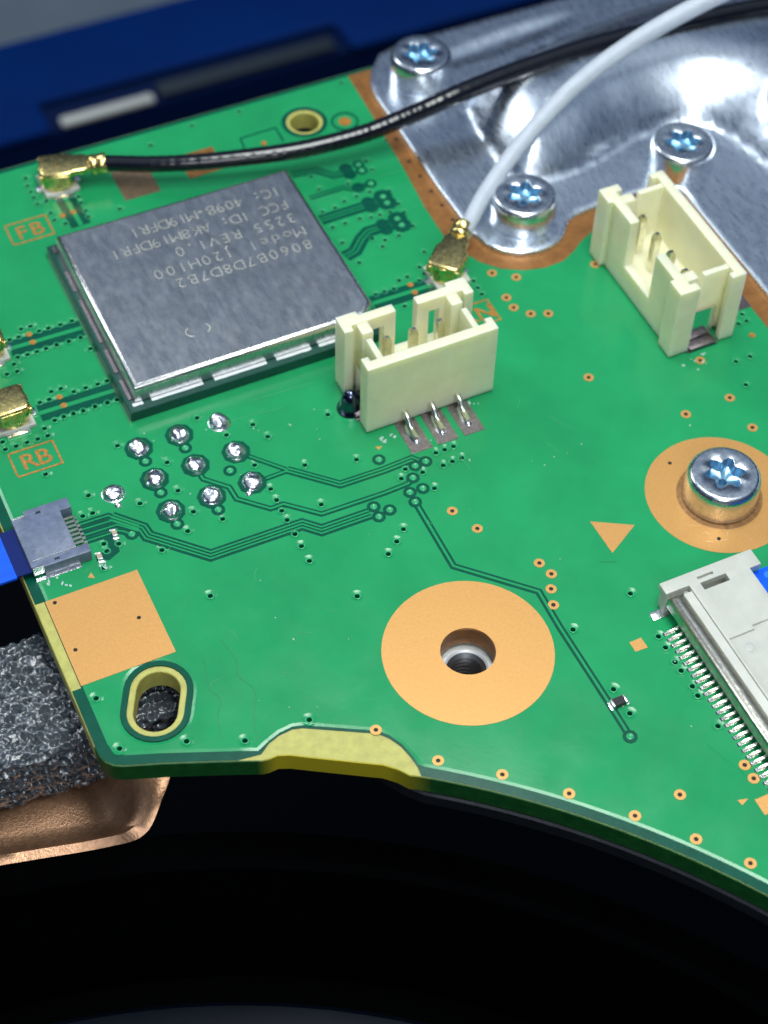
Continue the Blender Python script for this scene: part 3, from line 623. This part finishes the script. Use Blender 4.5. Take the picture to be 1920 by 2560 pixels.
# slightly wavy lid
b = mb.add([(0.2, 0, 2.43)]); bt = mb.add(top)
for i in range(len(top)): mb.face((bt+i, bt+(i+1) % len(top), b), 0)
lid = part('shield_can', mb, [can_steel, can_edge], mod, ang=40)
glyphs = {}
for body, y, w in (('8060B7D8D7B2', 22.95, 10.9), ('Model J20H100', 24.42, 12.1), ('3255 REV1.0', 26.02, 9.8), ('FCC ID: AK8M19DFR1', 27.6, 14.2), ('IC: 409B-M19DFR1', 29.22, 12.1)):
    pitch = w/len(body)
    for k, ch in enumerate(body):
        if ch == ' ': continue
        if ch not in glyphs:
            me = text_mesh('etched_character', ch, 1.42, etch, thin=0.0 if ch in '.:-' else -0.032, extr=0.006)
            xs_ = [v.co.x for v in me.vertices]; c_ = (max(xs_)+min(xs_))/2; f_ = min(1.0, pitch*.9*S/(max(xs_)-min(xs_)))
            for v in me.vertices: v.co.x = (v.co.x-c_)*f_
            glyphs[ch] = me
        link('etched_character', glyphs[ch], lid, (5.05+mx-(k+.5)*pitch, y+my+1.0, 2.434), math.pi)
for cx, a0, a1 in ((-6.4, 1.9, 4.6), (-5.6, -1.2, .9)):
    mb = MB(); mb.strip([(cx+mx+.5*math.cos(a0+(a1-a0)*i/8), 18.6+my+.45*math.sin(a0+(a1-a0)*i/8)) for i in range(9)], .07, 2.40, 2.436); part('etched_mark', mb, etch, lid)
for x0, x1 in ((-12.35, -11.6), (-10.95, -7.1), (-6.25, -2.25), (-1.5, 1.2), (1.8, 5.0)):
    mb = MB(); n = 10; top_ = [(x0+(x1-x0)*i/n+mx, 14.90+.06*noise.noise(Vector((i*.8, x0, 0)))+my) for i in range(n+1)]
    mb.prism(top_+[(x1+mx, 15.19+my), (x0+mx, 15.19+my)], .88, .94); part('solder_strip', mb, bright_solder, mod)
for y0, y1 in ((31.6, 32.3), (27.2, 29.4), (21.6, 26.2), (18.4, 20.8), (15.6, 17.6)):
    mb = MB(); mb.box(-12.45+mx, -12.2+mx, y0+my, y1+my, .88, .97); part('solder_strip', mb, solder_dull, mod)

# ================================================================== wire-to-board headers
def header(n, loc, rotz, label):
    t = thing('pin_header', label, 'connector', loc, rotz, 'ivory pin headers on the board')
    L2 = (3.93+1.98*n)/2+.0; g = .82 if n == 3 else 1.78; H = 6.5; D = 5.05
    bx = [(-L2, L2, 0, .78, .12, H), (-L2, L2, D-.75, D, .12, H), (-L2+1.1, L2-1.1, .78, D-.75, .5, 1.9)]
    ct = [(-g, g, D-.75, D, 2.25, H+1)]
    for s in (-1, 1):
        a, b = sorted((s*(L2-1.55), s*(L2-1.1))); bx.append((a, b, .78, 2.8, 1.9, H-.12))
        a, b = sorted((s*(L2-1.95), s*(L2-1.1))); bx.append((a, b, 3.3, D-.75, 1.9, H-.12))
        a, b = sorted((s*(L2-.55), s*L2)); bx.append((a, b, .78, 1.2, .12, H))
        a, b = sorted((s*(L2-.7), s*L2)); bx.append((a, b, D-1.25, D-.75, .12, H))
        a, b = sorted((s*(L2-1.55), s*L2)); bx.append((a, b, D, D+.38, .12, H-.0))
    if n == 3:
        for s in (-1, 1):
            a, b = sorted((s*1.75, s*2.55)); ct.append((a, b, D-.75, D, 2.25, 5.35))
    vox_part('housing', bx, ct, ivory, t, bevel=.13)
    for k in range(n):
        x = (k-(n-1)/2)*2.03
        mb = MB(); h = .27
        for z0, z1 in ((1.8, 5.08),):
            sqr = lambda r, z: [(x-r, 3.15-r, z), (x+r, 3.15-r, z), (x+r, 3.15+r, z), (x-r, 3.15+r, z)]
            mb.rings([sqr(h, z0), sqr(h, z1), sqr(h*.82, z1+.3), sqr(h*.45, z1+.45)])
        p = part('pin', mb, pin_gold, t, ang=30)
        # tail: leaves the housing low, bends down and lies on its pad
        mb = MB(); mb.tube(smooth_path([(x, .6, .95), (x, -.25, .92), (x, -.75, .62), (x, -1.15, .34), (x, -2.05, .28)], 5), .25, 10)
        part('pin_tail', mb, pin_gold, p, ang=60)
        mb = MB(); mb.box(x-.78, x+.78, -2.95, .2, .0, .036); part('solder_pad', mb, solder_dull, t)
        mb = MB(); N_ = 22; rs = []
        for r, z in ((1, .03), (.86, .14), (.62, .26), (.3, .32)):
            rs.append([(x-.02+.42*r*math.cos(a)*(1+.18*noise.noise(Vector((math.cos(a), math.sin(a), k*4.0)))), -1.25+1.05*r*math.sin(a)*(1+.12*noise.noise(Vector((math.cos(a)*2, math.sin(a), k*2.0)))), z) for a in [2*math.pi*i/N_ for i in range(N_)]])
        mb.rings(rs); part('solder_fillet', mb, solder, t, ang=70)
    for s in (-1, 1):
        a, b = sorted((s*(L2-1.0), s*(L2-.78)))
        mb = MB(); mb.box(a, b, 1.4, 3.7, .1, 3.1); tab = part('solder_tab', mb, bright_tab, t, bevel=.04)
        a, b = sorted((s*(L2-.78), s*(L2+.15)))
        mb = MB(); mb.box(a, b, 1.3, 3.9, .02, .09); part('tab_pad', mb, solder_dull, t)
        mb = MB(); mb.bprism([(a+.0, 1.5), (b, 1.5), (b, 3.7), (a, 3.7)], .05, .34, .2, 3); part('tab_foot', mb, solder_dull, t)
    return t
header(3, (6.735, 6.76, 0), 0, 'ivory three-pin header standing in front of the steel radio module')
header(4, (30.15, 10.33, 0), math.pi/2, 'ivory four-pin header with open side, beside the aluminium shield')
t = thing('solder_blob', 'dark shiny solder drop at the left end of the three-pin header', 'solder', (1.75, 9.4, 0))
mb = MB(); mb.lathe([(1.0, 0), (.98, .12), (.80, .30), (.74, .7), (.66, 1.1), (.44, 1.55), (.2, 1.75), (.05, 1.8)], n=24); part('drop', mb, M('dark_solder', (.12, .14, .22), .12, metal=1.0, bump=.2, bscale=12), t, ang=70)

# ================================================================== aluminium shield and screws
def shield():
    t = thing('metal_shield', 'pressed aluminium shield plate with raised dome, screwed over the board', 'shield', (26, 30, .03))
    edge = [(17.45, 39.0), (17.45, 34), (17.35, 27), (17.45, 23.3), (17.55, 21.5), (17.9, 20.0), (18.7, 18.85), (19.8, 18.1), (21.1, 17.8), (22.2, 17.85), (23.1, 18.15), (23.8, 18.7), (24.3, 19.3), (24.8, 19.85), (25.6, 20.2), (27.3, 20.4), (30.0, 20.5), (33.2, 20.4), (34.4, 19.8), (34.7, 18.7), (34.7, 10), (34.75, -20), (80, -20), (80, 44.5), (26, 44.6), (22.4, 44.6), (20.0, 43.9), (18.5, 42.2), (17.7, 40.6)]
    per = []
    for i in range(len(edge)):
        a = Vector(edge[i-1]); b = Vector(edge[i]); n = max(1, int((b-a).length/.5))
        if (b-a).length > 30: n = 30
        per += [tuple(a+(b-a)*k/n) for k in range(n)]
    foot = [(23.6, 35.2), (22.9, 32), (22.7, 29), (22.6, 26.6), (23.3, 24.9), (25.2, 24.2), (28, 24.4), (30.5, 24.9), (33, 25.6), (35.1, 26.0), (37.4, 26.2), (39.4, 25.6), (40.8, 24.0), (41.6, 21), (42.5, 16), (43, 8), (43, -30), (90, -30), (90, 39.8), (60, 40.0), (45, 40.2), (38.8, 39.8), (32, 38.8), (27.9, 37.6), (25, 36.4)]
    foot = [tuple(q) for q in smooth_path([(x, y, 0) for x, y in foot], 4, closed=True)]
    def sd(x, y):
        c = False; best = 1e9
        for i in range(len(foot)):
            x1, y1 = foot[i-1][:2]; x2, y2 = foot[i][:2]
            if (y1 > y) != (y2 > y) and x < (x2-x1)*(y-y1)/(y2-y1)+x1: c = not c
            dx, dy = x2-x1, y2-y1; q = max(0, min(1, ((x-x1)*dx+(y-y1)*dy)/(dx*dx+dy*dy+1e-9)))
            d = (x-x1-q*dx)**2+(y-y1-q*dy)**2
            if d < best: best = d
        return math.sqrt(best)*(1 if c else -1)
    def ss(a, b, x): u = max(0, min(1, (x-a)/(b-a))); return u*u*(3-2*u)
    def h(x, y):
        d = sd(x, y); u = max(0, min(1, d/7.2)); z = .42+3.9*(1-(1-u)**2.2)*ss(0, .5, d)
        z += .05*ss(0, 1, d)*noise.noise(Vector((x*.35, y*.35, 1)))
        z += .016*noise.noise(Vector((x*.8, y*.8, 4)))*ss(.5, 2, d+2)
        # oblong dimple further right
        u = ((x-49)*.9+(y-24)*.43)/6.5; w = (-(x-49)*.43+(y-24)*.9)/2.2; z -= 1.3*(1-ss(.35, 1.1, math.sqrt(u*u+w*w)))
        u = ((x-30)/9.0); w = ((y-41.3-.1*(x-30))/1.3); z -= .28*(1-ss(.3, 1.0, math.sqrt(u*u+w*w)))
        # scuffed crease along the foot of the dome
        if 27 < x < 36: z += .06*noise.noise(Vector((x*3.1, y*3.1, 2)))*(1-ss(.2, 1.2, abs(d)))
        return z
    pts = [Vector(p) for p in per]; n = len(pts); es = [(i, (i+1) % n) for i in range(n)]
    def inside(x, y, p):
        c = False
        for i in range(len(p)):
            (x1, y1), (x2, y2) = p[i-1], p[i]
            if (y1 > y) != (y2 > y) and x < (x2-x1)*(y-y1)/(y2-y1)+x1: c = not c
        return c
    ins = [(x, y) for x, y in inset(edge if sum(edge[i-1][0]*edge[i][1]-edge[i][0]*edge[i-1][1] for i in range(len(edge))) > 0 else edge[::-1], .35)]
    g = []
    y = -3.0
    while y < 45:
        x = 17.0; st = .42
        while x < 62:
            if inside(x, y, ins): g.append(Vector((x+random.uniform(-.03, .03), y+random.uniform(-.03, .03))))
            x += st if x < 48 else .9
        y += .42
    r = delaunay_2d_cdt(pts+g, es, [], 1, 1e-5)
    mb = MB(); b = mb.add([(q.x-26, q.y-30, h(q.x, q.y)) for q in r[0]])
    for f in r[2]: mb.face([b+i for i in f])
    pin = inset(per[::-1] if sum(per[i-1][0]*per[i][1]-per[i][0]*per[i-1][1] for i in range(n)) < 0 else per, -.07)
    pe = per[::-1] if sum(per[i-1][0]*per[i][1]-per[i][0]*per[i-1][1] for i in range(n)) < 0 else per
    mb.rings([[(x-26, y-30, h(x, y)) for x, y in pe], [(x-26, y-30, h(x, y)-.07) for x, y in pin], [(x-26, y-30, h(x, y)-.40) for x, y in pin]], cap0=False, cap1=False)
    me = mesh('shield_plate', mb, alu, 60); link('shield_plate', me, t)
    import bmesh
    bm = bmesh.new(); bm.from_mesh(me); bmesh.ops.remove_doubles(bm, verts=bm.verts, dist=1e-5); bmesh.ops.recalc_face_normals(bm, faces=bm.faces); bm.to_mesh(me); bm.free(); shade(me, 75)
shield()

def screw(x, y, z, rot, label, dimple=True):
    t = thing('torx_screw', label, 'screw', (x, y, z), 0, 'star-drive pan head screws')
    n = 96; mb = MB()
    def rg(r, z): return [(r*math.cos(2*math.pi*i/n), r*math.sin(2*math.pi*i/n), z) for i in range(n)]
    def star(k, z):
        o = []
        for i in range(n):
            a = 2*math.pi*i/n; u = math.cos(6*(a+rot)); r = 1.19+.23*(u if u > 0 else u*.95); o.append((k*r*math.cos(a), k*r*math.sin(a), z))
        return o
    mb.rings([rg(2.4, 0), rg(2.56, .1), rg(2.55, 1.2), rg(2.53, 1.85), rg(2.46, 2.12), rg(2.34, 2.30), rg(2.22, 2.38), rg(2.12, 2.39), rg(1.85, 2.39), star(1.05, 2.39), star(1.0, 2.36)], cap1=False)
    part('head', mb, zinc, t, ang=50)
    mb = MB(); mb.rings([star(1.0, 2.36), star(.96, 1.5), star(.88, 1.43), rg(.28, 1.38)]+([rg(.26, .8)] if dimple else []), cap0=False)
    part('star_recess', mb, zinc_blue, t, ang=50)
    return t
screw(21.85, 39.95, .45, .2, 'star-drive screw in the rounded far corner of the aluminium shield')
screw(21.72, 21.55, .45, .1, 'star-drive screw on the shield lobe beside the white cable')
screw(35.95, 21.9, .45, .35, 'star-drive screw behind the four-pin header')
screw(21.5, -8.0, .03, .30, 'star-drive screw in the middle of the right copper ring')

t = thing('standoff', 'silvery threaded standoff seen through the empty copper ring hole', 'standoff', (H1[0], H1[1], -6))
mb = MB(); n = 48
prof = [(1.32, 3.9), (1.32, 0), (2.6, 0), (2.6, 3.9), (2.5, 4.0), (1.45, 4.0), (1.32, 3.9)]
mb.rings([[(r*math.cos(2*math.pi*i/n), r*math.sin(2*math.pi*i/n), z) for i in range(n)] for r, z in prof], cap0=False, cap1=False)
part('threaded_barrel', mb, M('dull_standoff_zinc', (0.78, 0.80, 0.82), 0.42, metal=0.5, bump=0.2, bscale=40), t, ang=30)

mb = MB(); prof = []
for k in range(9): prof += [(1.31, 3.86-k*.42), (1.05, 3.65-k*.42)]
mb.rings([[(r*math.cos(2*math.pi*i/n), r*math.sin(2*math.pi*i/n), z) for i in range(n)] for r, z in prof], cap0=False, cap1=True, mcap1=1)
part('thread', mb, [M('shaded_bore_steel', (0.16, 0.17, 0.18), 0.45, metal=1.0), hole_black], t, ang=20)  # shade of the bore is put into the colour: darkened steel, black end cap

# ================================================================== coaxial leads
def plug(t, loc, ang, neck=True):
    """gold snap-on plug on its white base; local +x is the cable side"""
    c, s = math.cos(ang), math.sin(ang)
    base = MB(); base.box(-1.35, 1.35, -1.35, 1.35, 0.0, .36)
    part('socket_base', base, white_lcp, t, loc, 0, bevel=.05)
    for dx, dy, w, h in ((0, -1.45, 1.7, .5), (0, 1.45, 1.7, .5), (1.5, 0, .5, .7), (-1.5, 0, .5, .7)):
        b = MB(); b.bprism([(dx-w/2, dy-h/2), (dx+w/2, dy-h/2), (dx+w/2, dy+h/2), (dx-w/2, dy+h/2)], 0.0, .16, .08, 2); part('socket_terminal', b, solder, t, loc)
    b = MB(); b.lathe([(1.22, .3), (1.30, .36), (1.30, 1.25), (1.22, 1.5), (.9, 1.5)], n=36); part('barrel', b, gold, t, loc, ang)
    q = [(-1.25, -.95), (-.95, -1.25), (.95, -1.25), (1.15, -1.12), (1.45, -1.0), (2.1, -.98), (2.75, -.66), (2.75, .66), (2.1, .98), (1.45, 1.0), (1.15, 1.12), (.95, 1.25), (-.95, 1.25), (-1.25, .95)]
    b = MB(); b.bprism(q, 1.62, 2.10, .2, 3); cap = part('cap', b, gold, t, loc, ang)
    for y0, y1 in ((-1.28, -.82), (-.3, .3), (.82, 1.28)):
        b = MB(); b.box(-1.32, -1.05, y0, y1, 1.25, 1.9); part('tongue', b, gold, cap, bevel=.05)
    for sgn in (-1, 1):
        b = MB(); y0, y1 = sorted((sgn*1.08, sgn*1.30)); b.box(-.7, 1.0, y0, y1, .7, 1.85); part('side_clip', b, gold, cap, bevel=.06)
    b = MB(); b.lathe([(.30, 2.05), (.30, 2.12), (.2, 2.12), (.16, 2.06)], n=20); part('centre_stamp', b, gold, cap)
    if neck:
        b = MB(); b.tube([(2.55, 0, 1.6), (2.75, 0, 1.62), (3.05, 0, 1.66), (3.15, 0, 1.66), (3.25, 0, 1.66), (3.9, 0, 1.72), (4.0, 0, 1.74)], [.62, .80, .80, .72, .80, .80, .70], 20); part('crimp', b, gold, cap, ang=60)

def cable(t, pts, r0, r1, mat, ripple=0.0, base=(0, 0, 0)):
    p = smooth_path(pts, 14); n = len(p); rad = [r0+(r1-r0)*i/(n-1)+ripple*math.sin(i*2.1)*.6+ripple*noise.noise(Vector((i*.33, 2, 0))) for i in range(n)]
    mb = MB(); mb.tube([tuple(Vector(q)-Vector(base)) for q in p], rad, 20); part('jacket', mb, mat, t, ang=80)

t = thing('coaxial_cable', 'white coaxial cable with gold plug rising across the aluminium shield', 'cable', (13.75, 18.45, 0), 0, 'coaxial antenna leads')
plug(t, (0, 0, 0), math.radians(46))
cable(t, [(16.2, 20.6, 1.7), (17.15, 21.5, 1.8), (18.84, 22.9, 2.3), (21.05, 24.35, 3.0), (23.51, 25.76, 3.8), (26.17, 27.05, 4.6), (29.13, 28.2, 5.5), (32.18, 29.05, 6.3), (35.31, 29.6, 7.1), (38.64, 29.86, 8), (42.27, 29.85, 9), (46.18, 29.59, 10), (54, 29, 12)], .61, .76, white_jacket, 0, (13.75, 18.45, 0))
t = thing('coaxial_cable', 'glossy black coaxial cable with gold plug running over board and shield', 'cable', (-9.5, 39.75, 0), 0, 'coaxial antenna leads')
plug(t, (0, 0, 0), math.radians(-15))
cable(t, [(-6.4, 38.9, 1.75), (-5.49, 38.45, 1.8), (-2.58, 36.95, 1.9), (0.75, 35.63, 2.0), (4.55, 34.5, 2.1), (8.07, 33.65, 2.2), (11.41, 33.15, 2.4), (14.06, 32.95, 2.6), (16.48, 32.96, 2.9), (18.97, 33.05, 3.2), (22.18, 33.15, 3.7), (27.23, 33.34, 4.1), (34.76, 33.35, 4.4), (43.21, 32.8, 4.4), (47.27, 32.33, 4.5), (52.08, 31.45, 4.6), (60, 30, 5)], .61, .84, black_jacket, .02, (-9.5, 39.75, 0))
for y, lab in ((18.05, 'gold antenna plug by the left picture edge above the RB marking'), (24.75, 'gold antenna plug mostly cut off by the left edge beside the radio module')):
    t = thing('antenna_plug', lab, 'plug', (-20.25 if y < 20 else -19.95, y, 0), 0, 'antenna plugs at the left picture edge')
    plug(t, (0, 0, 0), math.pi)
    mb = MB(); mb.tube([(-2.9, 0, 1.66), (-6, .2, 1.7), (-14, .6, 2.0)], .58, 16); part('jacket', mb, black_jacket, t)

# ================================================================== ribbon connectors
t = thing('flat_cable_socket', 'small slate grey flat cable socket at the left board edge', 'socket', (-21.2, 6.65, 0))
L_ = lambda x0, x1, y0, y1, z0, z1: (x0+21.2, x1+21.2, y0-6.65, y1-6.65, z0, z1)
vox_part('body', [L_(-23.2, -20.0, 4.9, 8.6, .35, 1.0), L_(-22.3, -19.22, 8.2, 9.1, .05, 1.0), L_(-22.4, -19.22, 4.2, 4.9, .05, .98), L_(-23.2, -22.4, 4.42, 4.9, .45, .98), L_(-22.0, -20.6, 4.9, 8.2, .05, .35)], [L_(-21.6, -21.2, 8.55, 8.75, .7, 2), L_(-21.6, -21.25, 4.45, 4.62, .7, 2)], slate, t, bevel=.05)
for a in (L_(-23.2, -21.55, 8.62, 8.78, .3, .99), L_(-23.15, -21.6, 4.28, 4.40, .25, .93), L_(-23.0, -20.0, 4.86, 4.92, .96, 1.03)):
    mb = MB(); mb.box(*a); part('latch_strip', mb, can_edge, t)
for k in range(8):
    mb = MB(); y = 7.85-k*.37-6.65; mb.box(1.15, 1.9, y-.09, y+.09, .25, .40); mb.box(1.75, 2.15, y-.1, y+.1, .03, .2); part('contact', mb, pin_gold, t)
for yy in (4.1, 9.0):
    mb = MB(); mb.bprism([(-1.95, yy-6.85), (1.2, yy-6.85), (1.2, yy-6.5), (-1.95, yy-6.5)], .0, .07, .04, 1); part('anchor_pad', mb, solder, t)
t = thing('ribbon_cable', 'bright blue ribbon cable entering the slate grey socket from the left', 'ribbon cable', (-23.3, 6.4, 0), 0, 'blue ribbon cables')
def ribbon(t, prof, y0, y1, th, mat, name):
    mb = MB(); top = [(x, z) for x, z in prof]
    mb.rings([[(x, y0, z-th), (x, y1, z-th), (x, y1, z), (x, y0, z)] for x, z in top]); part(name, mb, mat, t, ang=50)
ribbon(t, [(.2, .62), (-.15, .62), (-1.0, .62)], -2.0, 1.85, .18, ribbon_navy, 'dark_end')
ribbon(t, [(-.95, .66), (-2.2, .66), (-4.0, .58), (-8, .3), (-18, -.8)], -2.1, 1.9, .2, ribbon_blue, 'strip')

t = thing('flat_cable_connector', 'long white flat cable connector with steel bar and row of gilt legs at right', 'connector', (16.4, -14.1, 0))
W_ = lambda x0, x1, y0, y1, z0, z1: (x0-16.4, x1-16.4, y0+14.1, y1+14.1, z0, z1)
vox_part('cover', [W_(12.85, 19.72, -15.0, -14.1, 1.75, 2.28), W_(14.55, 18.85, -46, -15.0, 1.75, 2.28), W_(18.85, 19.72, -15.4, -15.0, 1.75, 2.28), W_(13.95, 14.55, -46, -15.35, 1.75, 2.1)],
         [W_(15.3, 17.2, -15.7, -15.12, 1.7, 3), W_(15.32, 16.5, -14.82, -14.62, 2.0, 3), W_(14.75, 18.3, -46, -19.6, 2.12, 3), W_(16.6, 18.3, -19.7, -19.3, 2.12, 3)], white_lcp, t, bevel=.06)
vox_part('body', [W_(12.95, 19.5, -15.0, -14.25, .1, 1.72), W_(14.2, 18.9, -46, -15.0, .1, 1.72)], [W_(15.2, 17.3, -15.8, -15.02, .9, 3)], white_lcp, t, bevel=.06)
vox_part('insert', [W_(13.62, 14.15, -46, -15.45, .12, .9)], [], slate_dark, t, bevel=.03)
mb = MB(); mb.bprism([(13.0-16.4, -31.9), (14.0-16.4, -31.9), (14.0-16.4, -1.0), (13.0-16.4, -1.0)][::1], .95, 2.0, .42, 5); part('shell_bar', mb, shell_steel, t, ang=60)
mb = MB(); mb.lathe([(.34, 2.05), (.34, 2.135), (.30, 2.15), (.1, 2.15)], n=20); part('moulding_mark', mb, white_lcp, t, (15.65-16.4, -20.6+14.1, 0))
for k in range(30):
    y = -16.45-.5*k+14.1; mb = MB()
    mb.tube([(12.38-16.4, y, .12), (12.95-16.4, y, .14), (13.25-16.4, y, .3), (13.42-16.4, y, .75), (13.9-16.4, y, .95), (14.3-16.4, y, .95)], .125, 6)
    part('leg', mb, pin_gold, t, ang=40)
    mb = MB(); mb.bprism([(12.15-16.4, y-.14), (13.0-16.4, y-.14), (13.0-16.4, y+.14), (12.15-16.4, y+.14)], 0, .1, .06, 1); part('leg_pad', mb, solder, t)
mb = MB(); mb.bprism([(12.1-16.4, -1.2), (13.3-16.4, -1.2), (13.3-16.4, -.5), (12.1-16.4, -.5)], 0, .14, .08, 2); part('anchor_pad', mb, solder, t)
t = thing('ribbon_cable', 'blue ribbon cable tail behind the white flat cable connector at right', 'ribbon cable', (19.2, -15.6, 0), 0, 'blue ribbon cables')
mb = MB(); mb.rings([[(x, -30, z-.2), (x, .35, z-.2), (x, .35, z), (x, -30, z)] for x, z in ((-.9, 1.45), (.5, 1.4), (4, 1.3), (14, 1.6))]); part('strip', mb, ribbon_blue, t)
for i, (x, y) in enumerate(((.95, -.25), (1.35, -1.0), (.75, -1.35), (1.9, -.2), (1.8, -1.6), (1.1, -2.1))):
    mb = MB(); mb.lathe([(.28, 0), (.28, .012)], n=18); part('printed_dot', mb, ribbon_light, t, (x, y, 1.40-.028*(x-.5)))

# ================================================================== chip parts
def chip(x, y, rot, L_, W, H, body, label):
    t = thing('chip_component', label, 'chip', (x, y, 0), rot)
    mb = MB(); mb.box(-L_/2+.14, L_/2-.14, -W/2+.01, W/2-.01, .05, H-.01); part('body', mb, body, t)
    for s in (-1, 1):
        a, b = sorted((s*(L_/2-.16), s*L_/2)); mb = MB(); mb.bprism([(a, -W/2), (b, -W/2), (b, W/2), (a, W/2)], .04, H, .04, 2); part('terminal', mb, cap_end, t)
        a, b = sorted((s*(L_/2-.1), s*(L_/2+.16))); mb = MB(); mb.bprism([(a, -W/2-.04), (b, -W/2-.04), (b, W/2+.04), (a, W/2+.04)], 0, .1, .07, 2); part('solder_foot', mb, solder, t)
chip(-17.2, 5.55, math.radians(90), .62, .34, .32, cap_body, 'tiny tan chip on the traces leaving the slate grey socket')
chip(-18.75, 4.12, math.radians(90), .62, .34, .32, cap_body, 'tiny tan chip at the front corner of the slate grey socket')
chip(6.95, -19.8, math.radians(0), 1.05, .56, .4, res_body, 'tiny black chip near the front edge at the end of a long trace')
